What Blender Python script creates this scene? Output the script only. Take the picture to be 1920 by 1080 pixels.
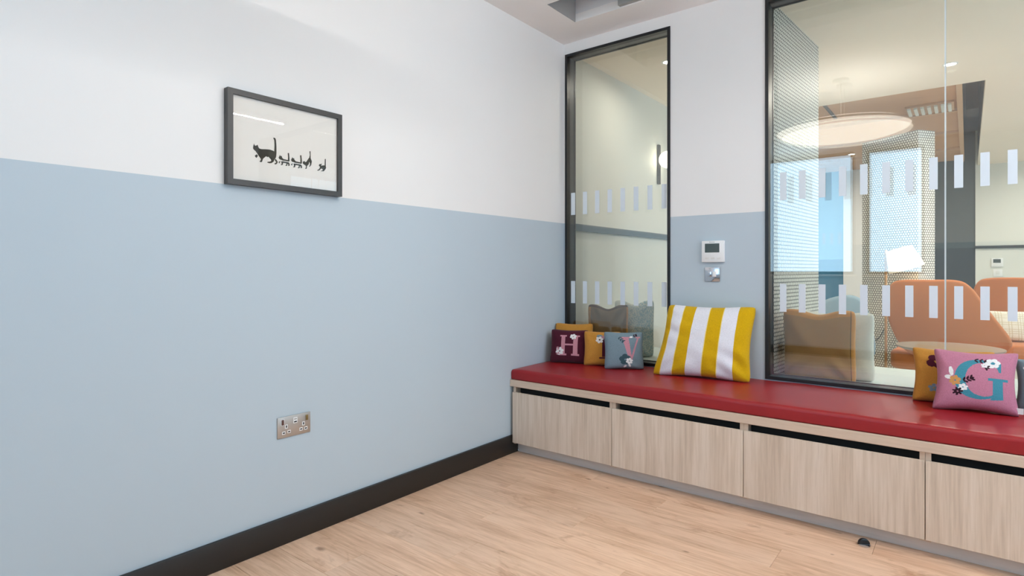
import bpy, bmesh, math, random
import numpy as np
from mathutils import Vector, Matrix
from mathutils.geometry import tessellate_polygon

for _o in list(bpy.data.objects):
    bpy.data.objects.remove(_o)
SC = bpy.context.scene
COL = SC.collection
random.seed(4)
RNG = np.random.default_rng(7)
PI = math.pi

# ------------------------------------------------------------------ camera
YAW = math.atan(854 / 1078.0)
cam_d = bpy.data.cameras.new('camera')
cam_d.sensor_fit = 'HORIZONTAL'
cam_d.sensor_width = 36.0
cam_d.lens = 1078.0 / 1920 * 36
cam_d.shift_y = -(540 - 507) / 1920.0
cam_d.clip_start = 0.02
cam = bpy.data.objects.new('camera', cam_d)
cam.location = (2.2, -3.357, 1.12)
cam.rotation_euler = (PI / 2, 0, YAW)
COL.objects.link(cam)
SC.camera = cam

# ------------------------------------------------------------------ sky, exposure
world = bpy.data.worlds.new('sky')
SC.world = world
world.use_nodes = True
_bg = world.node_tree.nodes['Background']
_bg.inputs['Color'].default_value = (0.50, 0.775, 1.03, 1)
_bg.inputs['Strength'].default_value = 3.55
SC.view_settings.view_transform = 'Standard'
SC.view_settings.look = 'None'
SC.view_settings.gamma = 1.0
SC.view_settings.use_curve_mapping = False
SC.view_settings.exposure = 0.07
SC.cycles.max_bounces = 12
SC.cycles.diffuse_bounces = 6
SC.cycles.glossy_bounces = 5
SC.cycles.transparent_max_bounces = 32
SC.cycles.caustics_reflective = False
SC.cycles.caustics_refractive = False
SC.cycles.sample_clamp_indirect = 6.0

PENDANT_EMIT = 3.0
LINEAR_EMIT = 300.0
LOUNGE_W = 27.0        # lounge lamps, watts each

# portals (guide the daylight through the window openings of the front wall)
FRONT_WINDOWS = [(0.03, 1.07), (1.20, 1.80)]        # x ranges in the wall behind the camera
FW_Z = (1.07, 2.63)
ADDED_SIDE_WINDOWS = [(-2.70, -1.62), (-1.50, -0.42)]      # y ranges of unseen windows added on the right for even daylight
ADDED_LOUNGE_WINDOWS = [(1.2, 3.0), (3.4, 5.2)]  # unseen windows added so bounced daylight lifts the lounge ceiling
SW_Z = (0.60, 2.55)
W_X1, L_X1 = 4.6, 5.6                                # facade planes of the room and the lounge
def portal(loc, rot, w, h):
    l = bpy.data.lights.new('window_portal', 'AREA')
    l.shape = 'RECTANGLE'
    l.size, l.size_y = w, h
    l.cycles.is_portal = True
    o = bpy.data.objects.new('window_portal', l)
    o.location, o.rotation_euler = loc, rot
    COL.objects.link(o)
for _a, _b in FRONT_WINDOWS:
    portal(((_a + _b) / 2, -5.05, sum(FW_Z) / 2), (PI / 2, 0, 0), _b - _a, FW_Z[1] - FW_Z[0])          # faces +y
for _a, _b in ADDED_SIDE_WINDOWS:
    portal((W_X1 + 0.05, (_a + _b) / 2, sum(SW_Z) / 2), (PI / 2, 0, PI / 2), _b - _a, SW_Z[1] - SW_Z[0])   # faces -x
for _a, _b in ADDED_LOUNGE_WINDOWS:
    portal((L_X1 + 0.05, (_a + _b) / 2, sum(SW_Z) / 2), (PI / 2, 0, PI / 2), _b - _a, SW_Z[1] - SW_Z[0])

# ------------------------------------------------------------------ helpers
def lin(r, g, b):
    f = lambda c: (c / 255 / 12.92) if c / 255 <= 0.04045 else ((c / 255 + 0.055) / 1.055) ** 2.4
    return (f(r), f(g), f(b), 1.0)

WORLD_BUILT = set()

def tag(o, label=None, cat=None, group=None, kind=None):
    if label: o['label'] = label
    if cat: o['category'] = cat
    if group: o['group'] = group
    if kind: o['kind'] = kind
    return o

def thing(name, loc=(0, 0, 0), label=None, cat=None, group=None, kind=None, rot=(0, 0, 0), world=True):
    """Empty at the base of a thing; with world=True its parts are given in world coordinates."""
    o = bpy.data.objects.new(name, None)
    o.empty_display_size = 0.05
    o.location = loc
    o.rotation_euler = rot
    COL.objects.link(o)
    if world:
        WORLD_BUILT.add(o)
    return tag(o, label, cat, group, kind)

def attach(o, parent):
    if parent is None:
        return o
    o.parent = parent
    if parent in WORLD_BUILT:
        o.matrix_parent_inverse = Matrix.Translation(parent.location).inverted()
        WORLD_BUILT.add(o)
    return o

def from_bm(name, bm, mat, parent=None, smooth=False, centre=False):
    me = bpy.data.meshes.new(name)
    bmesh.ops.recalc_face_normals(bm, faces=bm.faces)
    bm.to_mesh(me)
    bm.free()
    return from_me(name, me, mat, parent, smooth)

def from_me(name, me, mat, parent=None, smooth=False):
    for m in (mat if isinstance(mat, (list, tuple)) else [mat]):
        me.materials.append(m)
    if smooth:
        me.shade_smooth()
        try:
            me.set_sharp_from_angle(angle=math.radians(40))
        except Exception:
            pass
    o = bpy.data.objects.new(name, me)
    COL.objects.link(o)
    return attach(o, parent)

def bm_box(bm, x0, x1, y0, y1, z0, z1, bevel=0.0, seg=2):
    vs = [bm.verts.new((x, y, z)) for x in (x0, x1) for y in (y0, y1) for z in (z0, z1)]
    idx = [(0, 1, 3, 2), (4, 6, 7, 5), (0, 4, 5, 1), (2, 3, 7, 6), (0, 2, 6, 4), (1, 5, 7, 3)]
    fs = [bm.faces.new([vs[i] for i in f]) for f in idx]
    if bevel > 0:
        es = list({e for f in fs for e in f.edges})
        bmesh.ops.bevel(bm, geom=es, offset=bevel, segments=seg, affect='EDGES', profile=0.5)

def box(name, x0, x1, y0, y1, z0, z1, mat, parent=None, bevel=0.0, seg=2):
    bm = bmesh.new()
    bm_box(bm, x0, x1, y0, y1, z0, z1, bevel, seg)
    return from_bm(name, bm, mat, parent, smooth=bevel > 0)

def boxes(name, lst, mat, parent=None):
    bm = bmesh.new()
    for b in lst:
        bm_box(bm, *b)
    return from_bm(name, bm, mat, parent)

def bm_lathe(bm, prof, n=32, origin=(0, 0, 0), rot=None):
    """prof: list of (radius, z) spun about z."""
    O = Vector(origin)
    rot = rot or Matrix.Identity(3)
    rings = []
    for r, z in prof:
        if r < 1e-6:
            rings.append([bm.verts.new(O + rot @ Vector((0, 0, z)))])
        else:
            rings.append([bm.verts.new(O + rot @ Vector((r * math.cos(2 * PI * i / n), r * math.sin(2 * PI * i / n), z))) for i in range(n)])
    for a, b in zip(rings, rings[1:]):
        for i in range(n):
            j = (i + 1) % n
            if len(a) == 1 and len(b) == 1:
                continue
            if len(a) == 1:
                bm.faces.new((a[0], b[i], b[j]))
            elif len(b) == 1:
                bm.faces.new((a[i], b[0], a[j]))
            else:
                bm.faces.new((a[i], b[i], b[j], a[j]))

def lathe(name, prof, mat, parent=None, origin=(0, 0, 0), rot=None, n=32):
    bm = bmesh.new()
    bm_lathe(bm, prof, n, origin, rot)
    return from_bm(name, bm, mat, parent, smooth=True)

def tube(name, pts, r, mat, parent=None, n=10):
    bm = bmesh.new()
    rings = []
    pts = [Vector(p) for p in pts]
    for i, p in enumerate(pts):
        d = (pts[min(i + 1, len(pts) - 1)] - pts[max(i - 1, 0)]).normalized()
        a = d.orthogonal().normalized()
        if rings:
            a = (prev_a - d * prev_a.dot(d)).normalized()
        prev_a = a
        b = d.cross(a)
        rings.append([bm.verts.new(p + r * (math.cos(2 * PI * k / n) * a + math.sin(2 * PI * k / n) * b)) for k in range(n)])
    for A, B in zip(rings, rings[1:]):
        for k in range(n):
            bm.faces.new((A[k], B[k], B[(k + 1) % n], A[(k + 1) % n]))
    bm.faces.new(rings[0])
    bm.faces.new(rings[-1])
    return from_bm(name, bm, mat, parent, smooth=True)

def prism(name, outline, axis, a, b, mat, parent=None, bevel=0.0, seg=2):
    """extrude a 2D outline along an axis ('x','y','z') from a to b."""
    bm = bmesh.new()
    def P(u, v, w):
        return {'x': (w, u, v), 'y': (u, w, v), 'z': (u, v, w)}[axis]
    A = [bm.verts.new(P(u, v, a)) for u, v in outline]
    B = [bm.verts.new(P(u, v, b)) for u, v in outline]
    fa = bm.faces.new(A)
    fb = bm.faces.new(B)
    n = len(A)
    for i in range(n):
        bm.faces.new((A[i], A[(i + 1) % n], B[(i + 1) % n], B[i]))
    bmesh.ops.recalc_face_normals(bm, faces=bm.faces)
    if bevel > 0:
        es = list(fa.edges) + list(fb.edges)
        bmesh.ops.bevel(bm, geom=es, offset=bevel, segments=seg, affect='EDGES', profile=0.5)
    return from_bm(name, bm, mat, parent, smooth=bevel > 0)

def smooth_outline(pts, n=6):
    """closed Catmull-Rom through pts."""
    out = []
    m = len(pts)
    for i in range(m):
        p0, p1, p2, p3 = (np.array(pts[(i + k - 1) % m], float) for k in range(4))
        for k in range(n):
            t = k / n
            out.append(tuple(0.5 * ((2 * p1) + (-p0 + p2) * t + (2 * p0 - 5 * p1 + 4 * p2 - p3) * t * t + (-p0 + 3 * p1 - 3 * p2 + p3) * t ** 3)))
    return out

# ------------------------------------------------------------------ materials
class NT:
    def __init__(self, name):
        self.m = bpy.data.materials.new(name)
        self.m.use_nodes = True
        self.t = self.m.node_tree
        self.b = self.t.nodes['Principled BSDF']
        self.out = self.t.nodes['Material Output']
    def n(self, typ, **kw):
        nd = self.t.nodes.new(typ)
        for k, v in kw.items():
            setattr(nd, k, v)
        return nd
    def l(self, a, b):
        self.t.links.new(a, b)
    def math(self, op, a, b=None, c=None):
        nd = self.n('ShaderNodeMath', operation=op)
        for i, v in enumerate((a, b, c)):
            if v is None: continue
            if isinstance(v, (int, float)): nd.inputs[i].default_value = v
            else: self.l(v, nd.inputs[i])
        return nd.outputs[0]
    def mix(self, fac, a, b, blend='MIX'):
        nd = self.n('ShaderNodeMix', data_type='RGBA', blend_type=blend)
        for i, v in ((0, fac), (6, a), (7, b)):
            if isinstance(v, (int, float)): nd.inputs[i].default_value = v
            elif isinstance(v, tuple): nd.inputs[i].default_value = v
            else: self.l(v, nd.inputs[i])
        return nd.outputs[2]
    def noise(self, scale, coord='Object', stretch=(1, 1, 1), detail=3, rough=0.5, dist=0.0, vec=None):
        if vec is None:
            tc = self.n('ShaderNodeTexCoord')
            vec = tc.outputs[coord]
        mp = self.n('ShaderNodeMapping')
        mp.inputs['Scale'].default_value = stretch
        self.l(vec, mp.inputs['Vector'])
        nz = self.n('ShaderNodeTexNoise')
        nz.inputs['Scale'].default_value = scale
        nz.inputs['Detail'].default_value = detail
        nz.inputs['Roughness'].default_value = rough
        nz.inputs['Distortion'].default_value = dist
        self.l(mp.outputs[0], nz.inputs['Vector'])
        return nz.outputs['Fac']
    def ramp(self, fac, stops):
        r = self.n('ShaderNodeValToRGB')
        el = r.color_ramp.elements
        while len(el) < len(stops): el.new(0.5)
        for e, (p, c) in zip(el, stops):
            e.position = p
            e.color = c
        self.l(fac, r.inputs[0])
        return r.outputs[0]
    def bump(self, h, strength=0.2, dist=0.01):
        b = self.n('ShaderNodeBump')
        b.inputs['Strength'].default_value = strength
        b.inputs['Distance'].default_value = dist
        self.l(h, b.inputs['Height'])
        self.l(b.outputs[0], self.b.inputs['Normal'])
    def base(self, c):
        if isinstance(c, tuple): self.b.inputs['Base Color'].default_value = c
        else: self.l(c, self.b.inputs['Base Color'])

def plain(name, col, rough=0.6, metal=0.0, spec=0.5, vary=0.06, scale=30, bump=0.0, bscale=200):
    m = NT(name)
    nz = m.noise(scale)
    dark = tuple(c * (1 - vary) for c in col[:3]) + (1,)
    lite = tuple(min(1, c * (1 + vary)) for c in col[:3]) + (1,)
    m.base(m.mix(nz, dark, lite))
    m.b.inputs['Roughness'].default_value = rough
    m.b.inputs['Metallic'].default_value = metal
    m.b.inputs['Specular IOR Level'].default_value = spec
    if bump:
        m.bump(m.noise(bscale, detail=2), bump, 0.002)
    return m.m

def emit(name, col, strength):
    m = NT(name)
    m.base(col)
    m.b.inputs['Emission Color'].default_value = col
    m.b.inputs['Emission Strength'].default_value = strength
    m.b.inputs['Roughness'].default_value = 0.7
    return m.m

def two_tone(name, upper, lower, split):
    m = NT(name)
    g = m.n('ShaderNodeNewGeometry')
    s = m.n('ShaderNodeSeparateXYZ')
    m.l(g.outputs['Position'], s.inputs[0])
    up = m.math('GREATER_THAN', s.outputs['Z'], split)
    nz = m.noise(2.5, detail=2)
    c = m.mix(up, lower, upper)
    c2 = m.mix(m.math('MULTIPLY', nz, 0.05), c, (0.5, 0.5, 0.5, 1))
    m.base(c2)
    m.b.inputs['Roughness'].default_value = 0.55
    m.b.inputs['Specular IOR Level'].default_value = 0.35
    m.bump(m.noise(260, detail=2), 0.05, 0.001)
    return m.m

def glass_mat(name, tint, base_reflect=0.05):
    m = NT(name)
    m.t.nodes.remove(m.b)
    tr = m.n('ShaderNodeBsdfTransparent')
    tr.inputs[0].default_value = tint
    gl = m.n('ShaderNodeBsdfGlossy')
    gl.inputs['Roughness'].default_value = 0.0
    gl.inputs['Color'].default_value = (1, 1, 1, 1)
    lw = m.n('ShaderNodeLayerWeight')
    lw.inputs['Blend'].default_value = 0.5
    p5 = m.math('POWER', lw.outputs['Facing'], 5.0)
    fac = m.math('MULTIPLY_ADD', p5, 1.0 - base_reflect, base_reflect)
    mx = m.n('ShaderNodeMixShader')
    m.l(fac, mx.inputs[0])
    m.l(tr.outputs[0], mx.inputs[1])
    m.l(gl.outputs[0], mx.inputs[2])
    m.l(mx.outputs[0], m.out.inputs['Surface'])
    return m.m

def wood_mat(name, stops, grain_axis, rough=0.5, spec=0.4, rnd=0.0, knots=False, scale=1.0, warm=None, coord='Object'):
    """grain_axis 'x' or 'z': the noise is stretched along it."""
    m = NT(name)
    tc = m.n('ShaderNodeTexCoord')
    oi = m.n('ShaderNodeObjectInfo')
    off = m.n('ShaderNodeCombineXYZ')
    m.l(m.math('MULTIPLY', oi.outputs['Random'], 37.0), off.inputs[0])
    m.l(m.math('MULTIPLY', oi.outputs['Random'], 91.0), off.inputs[1])
    m.l(m.math('MULTIPLY', oi.outputs['Random'], 53.0), off.inputs[2])
    va = m.n('ShaderNodeVectorMath', operation='ADD')
    m.l(tc.outputs[coord], va.inputs[0])
    m.l(off.outputs[0], va.inputs[1])
    v = va.outputs[0]
    st = {'x': (0.06, 1, 1), 'z': (1, 1, 0.035)}[grain_axis]
    st2 = {'x': (0.16, 1, 1), 'z': (1, 1, 0.1)}[grain_axis]
    fine = m.noise(95 * scale, stretch=st, detail=5, rough=0.65, vec=v)
    broad = m.noise(9 * scale, stretch=st2, detail=3, rough=0.55, dist=0.8, vec=v)
    f = m.math('ADD', m.math('MULTIPLY', fine, 0.55), m.math('MULTIPLY', broad, 0.45))
    c = m.ramp(f, stops)
    if knots:
        k1 = m.noise(5.5, stretch=(0.55, 1.3, 1), detail=4, rough=0.7, dist=0.6, vec=v)
        c = m.mix(m.ramp(k1, [(0.56, (0, 0, 0, 1)), (0.72, (0.75, 0.75, 0.75, 1))]), c, lin(168, 118, 84))
        vo = m.n('ShaderNodeTexVoronoi')
        vo.voronoi_dimensions = '2D'
        vo.inputs['Scale'].default_value = 3.4
        mp = m.n('ShaderNodeMapping')
        mp.inputs['Scale'].default_value = (0.62, 1.2, 1)
        wob = m.n('ShaderNodeTexNoise')
        wob.inputs['Scale'].default_value = 26
        m.l(v, wob.inputs['Vector'])
        wv = m.n('ShaderNodeVectorMath', operation='MULTIPLY_ADD')
        m.l(wob.outputs['Color'], wv.inputs[0])
        wv.inputs[1].default_value = (0.035, 0.018, 0)
        m.l(v, wv.inputs[2])
        m.l(wv.outputs[0], mp.inputs[0])
        m.l(mp.outputs[0], vo.inputs['Vector'])
        sc_ = m.n('ShaderNodeSeparateColor')
        m.l(vo.outputs['Color'], sc_.inputs[0])
        size = m.math('MULTIPLY', m.math('POWER', sc_.outputs[0], 3.0), 1.1)          # most cells carry no knot
        kd = m.math('DIVIDE', vo.outputs['Distance'], m.math('ADD', size, 0.02))
        kn = m.ramp(kd, [(0.02, (0.75, 0.75, 0.75, 1)), (0.085, (0, 0, 0, 1))])
        c = m.mix(kn, c, lin(138, 96, 70))
    if rnd:
        br = m.math('MULTIPLY_ADD', oi.outputs['Random'], rnd, 1.0 - rnd / 2)
        cc = m.n('ShaderNodeCombineColor')
        for i in range(3): m.l(br, cc.inputs[i])
        c = m.mix(1.0, c, cc.outputs[0], 'MULTIPLY')
    m.base(c)
    m.b.inputs['Roughness'].default_value = rough
    m.b.inputs['Specular IOR Level'].default_value = spec
    m.bump(fine, 0.06, 0.002)
    return m.m

def dot_mat(name, ground, dot, pitch, radius):
    """rows of staggered round dots, printed on the faces of an upright box (local axes)."""
    m = NT(name)
    tc = m.n('ShaderNodeTexCoord')
    s = m.n('ShaderNodeSeparateXYZ')
    m.l(tc.outputs['Object'], s.inputs[0])
    u = m.math('DIVIDE', m.math('ADD', s.outputs[0], s.outputs[1]), pitch)
    v = m.math('DIVIDE', s.outputs[2], pitch * 1.732)
    def cell(o):
        a = m.math('SUBTRACT', m.math('FRACT', m.math('ADD', u, o + 200)), 0.5)
        b = m.math('MULTIPLY', m.math('SUBTRACT', m.math('FRACT', m.math('ADD', v, o + 200)), 0.5), 1.732)
        return m.math('SQRT', m.math('ADD', m.math('MULTIPLY', a, a), m.math('MULTIPLY', b, b)))
    d = m.math('MINIMUM', cell(0.0), cell(0.5))
    inside = m.math('LESS_THAN', d, radius)
    m.base(m.mix(inside, ground, dot))
    m.b.inputs['Roughness'].default_value = 0.75
    return m.m

def fabric(name, col, rough=0.9, bscale=350, bstr=0.35, vary=0.10, sheen=0.15):
    m = NT(name)
    nz = m.noise(60, detail=3)
    m.base(m.mix(nz, tuple(c * (1 - vary) for c in col[:3]) + (1,), tuple(min(1, c * (1 + vary)) for c in col[:3]) + (1,)))
    m.b.inputs['Roughness'].default_value = rough
    m.b.inputs['Specular IOR Level'].default_value = 0.25
    m.b.inputs['Sheen Weight'].default_value = sheen
    m.bump(m.noise(bscale, detail=2), bstr, 0.002)
    return m.m

def printed_fabric(name):
    m = NT(name)
    a = m.n('ShaderNodeAttribute')
    a.attribute_name = 'print'
    nz = m.noise(240, detail=2)
    br = m.ramp(nz, [(0.3, (0.84, 0.84, 0.84, 1)), (0.7, (1, 1, 1, 1))])
    m.base(m.mix(1.0, a.outputs['Color'], br, 'MULTIPLY'))
    m.b.inputs['Roughness'].default_value = 0.92
    m.b.inputs['Specular IOR Level'].default_value = 0.2
    m.b.inputs['Sheen Weight'].default_value = 0.12
    m.bump(m.noise(300, detail=2), 0.3, 0.002)
    return m.m

M = {}
M['wall'] = two_tone('two_tone_wall_paint', (0.84, 0.835, 0.825, 1), lin(187, 202, 212), 1.4465)
M['white'] = plain('white_paint', (0.82, 0.80, 0.78, 1), 0.6, vary=0.02, scale=3)
M['ceiling'] = plain('ceiling_paint', (0.92, 0.885, 0.865, 1), 0.7, vary=0.015, scale=3)
M['slot'] = plain('slot_paint', (0.78, 0.78, 0.80, 1), 0.7, vary=0.015, scale=3)
M['grey_metal'] = plain('grey_painted_metal', lin(165, 163, 160), 0.5, vary=0.03)
M['black_wood'] = plain('black_painted_wood', lin(30, 27, 25), 0.45, vary=0.15, scale=18)
M['black_metal'] = plain('black_powder_coat', lin(20, 20, 22), 0.38, vary=0.08, scale=40)
M['liner'] = plain('bronze_anodised_liner', lin(48, 51, 50), 0.4, 0.3, vary=0.05)
M['glass'] = glass_mat('partition_glass', (0.982, 0.992, 0.984, 1), 0.058)
M['edge_glass'] = plain('polished_glass_edge', lin(205, 215, 218), 0.25, vary=0.03)
M['film'] = plain('white_frosted_film', lin(216, 226, 234), 0.6, vary=0.02)
M['floor_base'] = plain('floor_underlay', lin(120, 85, 60), 0.8)
M['plank'] = wood_mat('light_oak_plank', [(0.32, lin(196, 154, 124)), (0.46, lin(218, 179, 148)), (0.58, lin(235, 199, 170)), (0.72, lin(210, 169, 139))], 'x', 0.42, 0.45, rnd=0.15, knots=True)
M['oak'] = wood_mat('pale_oak_laminate', [(0.30, lin(190, 172, 154)), (0.46, lin(212, 195, 177)), (0.60, lin(226, 211, 196)), (0.76, lin(202, 184, 166))], 'z', 0.5, 0.35, rnd=0.06)
M['oak_edge'] = wood_mat('pale_oak_edge', [(0.32, lin(196, 172, 152)), (0.5, lin(213, 192, 173)), (0.7, lin(203, 180, 160))], 'x', 0.5, 0.35)
M['plinth'] = wood_mat('grey_plinth', [(0.3, lin(214, 205, 200)), (0.5, lin(226, 218, 213)), (0.7, lin(219, 210, 205))], 'x', 0.5, 0.35)
M['dark_in'] = plain('dark_cabinet_interior', lin(30, 28, 27), 0.8)
M['red'] = plain('red_vinyl', lin(148, 26, 32), 0.38, spec=0.42, vary=0.07, scale=6, bump=0.12, bscale=420)
M['brass'] = plain('brushed_bronze', lin(184, 176, 168), 0.42, 0.75, vary=0.12, scale=25)
M['chrome'] = plain('polished_chrome', lin(205, 205, 210), 0.12, 1.0, vary=0.02)
M['white_plastic'] = plain('white_plastic', lin(236, 238, 238), 0.4, vary=0.01)
M['rocker'] = plain('brown_rocker', lin(92, 58, 50), 0.4)
M['brass_rocker'] = plain('bronze_rocker', lin(140, 118, 70), 0.35, 0.6)
M['black'] = plain('matt_black', lin(14, 14, 15), 0.6)
M['lcd'] = plain('grey_lcd', lin(70, 82, 80), 0.25, vary=0.03)
M['grey_print'] = plain('grey_print', lin(150, 155, 155), 0.5)
M['frame_black'] = plain('black_frame_wood', lin(58, 56, 54), 0.4, vary=0.1, scale=30)
M['paper'] = plain('cream_paper', lin(238, 235, 230), 0.85, vary=0.01)
M['ink'] = plain('black_ink', lin(52, 50, 42), 0.8, vary=0.05)
M['picture_glass'] = glass_mat('picture_glass', (0.99, 0.99, 0.985, 1), 0.018)
M['rubber'] = plain('black_rubber', lin(18, 18, 19), 0.35)
M['print'] = printed_fabric('printed_knit')
M['tag'] = plain('white_tag', lin(225, 225, 222), 0.8)

# =================================================================== THE ROOM
CEIL = 2.688
W_Y0 = -5.0           # wall with the daylight windows, behind the camera
SILL, HEAD = 0.522, 2.613
N0, N1 = 0.013, 0.776          # narrow window
B0, B1 = 1.325, 4.2            # wide window
WT = 0.10                      # glazed wall thickness

tag(box('wall_left', -0.12, 0.0, W_Y0 - 0.1, 0.0, 0, CEIL + 0.4, M['wall']), kind='structure')
bw = []
bw += [(-0.12, W_X1 + 0.1, 0, WT, 0, SILL), (-0.12, W_X1 + 0.1, 0, WT, HEAD, CEIL + 0.4)]
bw += [(-0.12, N0, 0, WT, SILL, HEAD), (N1, B0, 0, WT, SILL, HEAD), (B1, W_X1 + 0.1, 0, WT, SILL, HEAD)]
tag(boxes('wall_back', bw, M['wall']), kind='structure')
def side_wall(name, x, y0, y1, top, wins, mat):
    ys = [y0] + [v for w in wins for v in w] + [y1]
    lst = [(x, x + 0.1, y0, y1, 0, SW_Z[0]), (x, x + 0.1, y0, y1, SW_Z[1], top)]
    for i in range(0, len(ys), 2):
        lst.append((x, x + 0.1, ys[i], ys[i + 1], SW_Z[0], SW_Z[1]))
    return tag(boxes(name, lst, mat), kind='structure')
side_wall('wall_right', W_X1, W_Y0 - 0.1, 0, CEIL + 0.4, ADDED_SIDE_WINDOWS, M['wall'])
xs = [0.0] + [v for w in FRONT_WINDOWS for v in w] + [W_X1]
fw = [(0, W_X1, W_Y0 - 0.1, W_Y0, 0, FW_Z[0]), (0, W_X1, W_Y0 - 0.1, W_Y0, FW_Z[1], CEIL + 0.4)]
for i in range(0, len(xs), 2):
    fw.append((xs[i], xs[i + 1], W_Y0 - 0.1, W_Y0, FW_Z[0], FW_Z[1]))
tag(boxes('wall_front', fw, M['wall']), kind='structure')

# ceiling with the narrow slot that runs along the glazed wall
SX0, SX1, SY0, SY1 = 0.256, 3.10, -0.571, -0.262
tag(boxes('ceiling', [
    (0, W_X1, W_Y0, SY0, CEIL, CEIL + 0.05), (0, W_X1, SY1, 0, CEIL, CEIL + 0.05),
    (0, SX0 - 0.0005, SY0, SY1, CEIL, CEIL + 0.05), (SX1, W_X1, SY0, SY1, CEIL, CEIL + 0.05),
    (0, W_X1, W_Y0, 0, CEIL + 0.35, CEIL + 0.40)], M['ceiling']), kind='structure')
tag(boxes('trim_1', [
    (SX0 - 0.03, SX1 + 0.03, SY1, SY1 + 0.03, CEIL + 0.0505, CEIL + 0.345),
    (SX0 - 0.03, SX1 + 0.03, SY0 - 0.03, SY0, CEIL + 0.0505, CEIL + 0.345),
    ], M['slot']), kind='structure')
tag(box('trim_5', SX0, SX0 + 0.004, SY0 + 0.001, SY1 - 0.001, CEIL + 0.0005, CEIL + 0.345, M['grey_metal']), kind='structure')
dif = thing('air_diffuser', (2.4, -0.28, CEIL), 'long grey air diffuser inside the ceiling slot above the windows', 'air vent')
box('diffuser_box', 0.573, 3.08, SY1 - 0.03, SY1 - 0.001, CEIL + 0.006, CEIL + 0.30, M['grey_metal'], dif)
for k in range(3):
    box('louvre', 0.60, 3.06, SY1 - 0.10 - 0.06 * k, SY1 - 0.095 - 0.06 * k, CEIL + 0.16, CEIL + 0.22, M['grey_metal'], dif)

# floor: planks laid along the window bench
fl = tag(box('floor', 0, W_X1, W_Y0, 0, -0.06, -0.014, M['floor_base']), kind='structure')
PW = 0.178
plank_me = {}
def plank_mesh(L, wd):
    key = (round(L, 3), round(wd, 3))
    if key not in plank_me:
        bm = bmesh.new()
        g = 0.0004
        bm_box(bm, g, L - g, g, wd - g, -0.012, 0, 0)
        top = [e for e in bm.edges if all(abs(v.co.z) < 1e-6 for v in e.verts)]
        bmesh.ops.bevel(bm, geom=top, offset=0.0009, segments=1, affect='EDGES')
        me = bpy.data.meshes.new('plank')
        bmesh.ops.recalc_face_normals(bm, faces=bm.faces)
        bm.to_mesh(me); bm.free()
        me.materials.append(M['plank'])
        plank_me[key] = me
    return plank_me[key]
row = 0
y = -0.52
while y > W_Y0 + 0.01:
    y0 = max(y - PW, W_Y0)
    x = 0.0
    first = [0.62, 1.05, 0.33, 0.85, 0.48, 1.2][row % 6]
    while x < W_X1 - 0.01:
        L = first if x == 0 else 1.285
        L = min(L, W_X1 - x)
        o = bpy.data.objects.new('plank', plank_mesh(L, y - y0))
        o.location = (x, y0, random.uniform(-0.0003, 0.0003))
        COL.objects.link(o)
        o.parent = fl
        x += L
    y = y0
    row += 1

tag(box('baseboard_left', 0.0, 0.016, W_Y0, -0.539, 0.0, 0.111, M['black_wood'], bevel=0.003), kind='structure')
tag(box('baseboard_right', W_X1 - 0.016, W_X1, W_Y0, -0.6, 0.0, 0.111, M['black_wood'], bevel=0.003), kind='structure')
tag(box('baseboard_front', 0.016, W_X1 - 0.016, W_Y0, W_Y0 + 0.016, 0.0, 0.111, M['black_wood'], bevel=0.003), kind='structure')

# daylight windows behind the camera (seen mirrored in the partition glass)
for i, (a, b) in enumerate(FRONT_WINDOWS):
    w = thing('window_%d' % (3 + i), ((a + b) / 2, W_Y0, FW_Z[0]), kind='structure')
    t = 0.035
    boxes('frame', [(a, a + t, W_Y0 - 0.07, W_Y0 - 0.02, FW_Z[0], FW_Z[1]), (b - t, b, W_Y0 - 0.07, W_Y0 - 0.02, FW_Z[0], FW_Z[1]),
                    (a, b, W_Y0 - 0.07, W_Y0 - 0.02, FW_Z[0], FW_Z[0] + t), (a, b, W_Y0 - 0.07, W_Y0 - 0.02, FW_Z[1] - t, FW_Z[1])], M['black_metal'], w)
    box('window_sill', a - 0.02, b + 0.02, W_Y0 - 0.02, W_Y0 + 0.06, FW_Z[0] - 0.025, FW_Z[0] - 0.001, M['white'], w, bevel=0.004)

def added_window(n, x, a, b):  # frame and sill of an unseen window added for extra daylight
    w = thing('window_%d' % n, (x, (a + b) / 2, SW_Z[0]), kind='structure')
    t = 0.035
    boxes('frame', [(x + 0.02, x + 0.07, a, a + t, SW_Z[0], SW_Z[1]), (x + 0.02, x + 0.07, b - t, b, SW_Z[0], SW_Z[1]),
                    (x + 0.02, x + 0.07, a, b, SW_Z[0], SW_Z[0] + t), (x + 0.02, x + 0.07, a, b, SW_Z[1] - t, SW_Z[1])], M['black_metal'], w)
    box('window_sill', x - 0.06, x + 0.02, a - 0.02, b + 0.02, SW_Z[0] - 0.025, SW_Z[0] - 0.001, M['white'], w, bevel=0.004)
for i, (a, b) in enumerate(ADDED_SIDE_WINDOWS):
    added_window(5 + i, W_X1, a, b)
for i, (a, b) in enumerate(ADDED_LOUNGE_WINDOWS):
    added_window(7 + i, L_X1, a, b)

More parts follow.
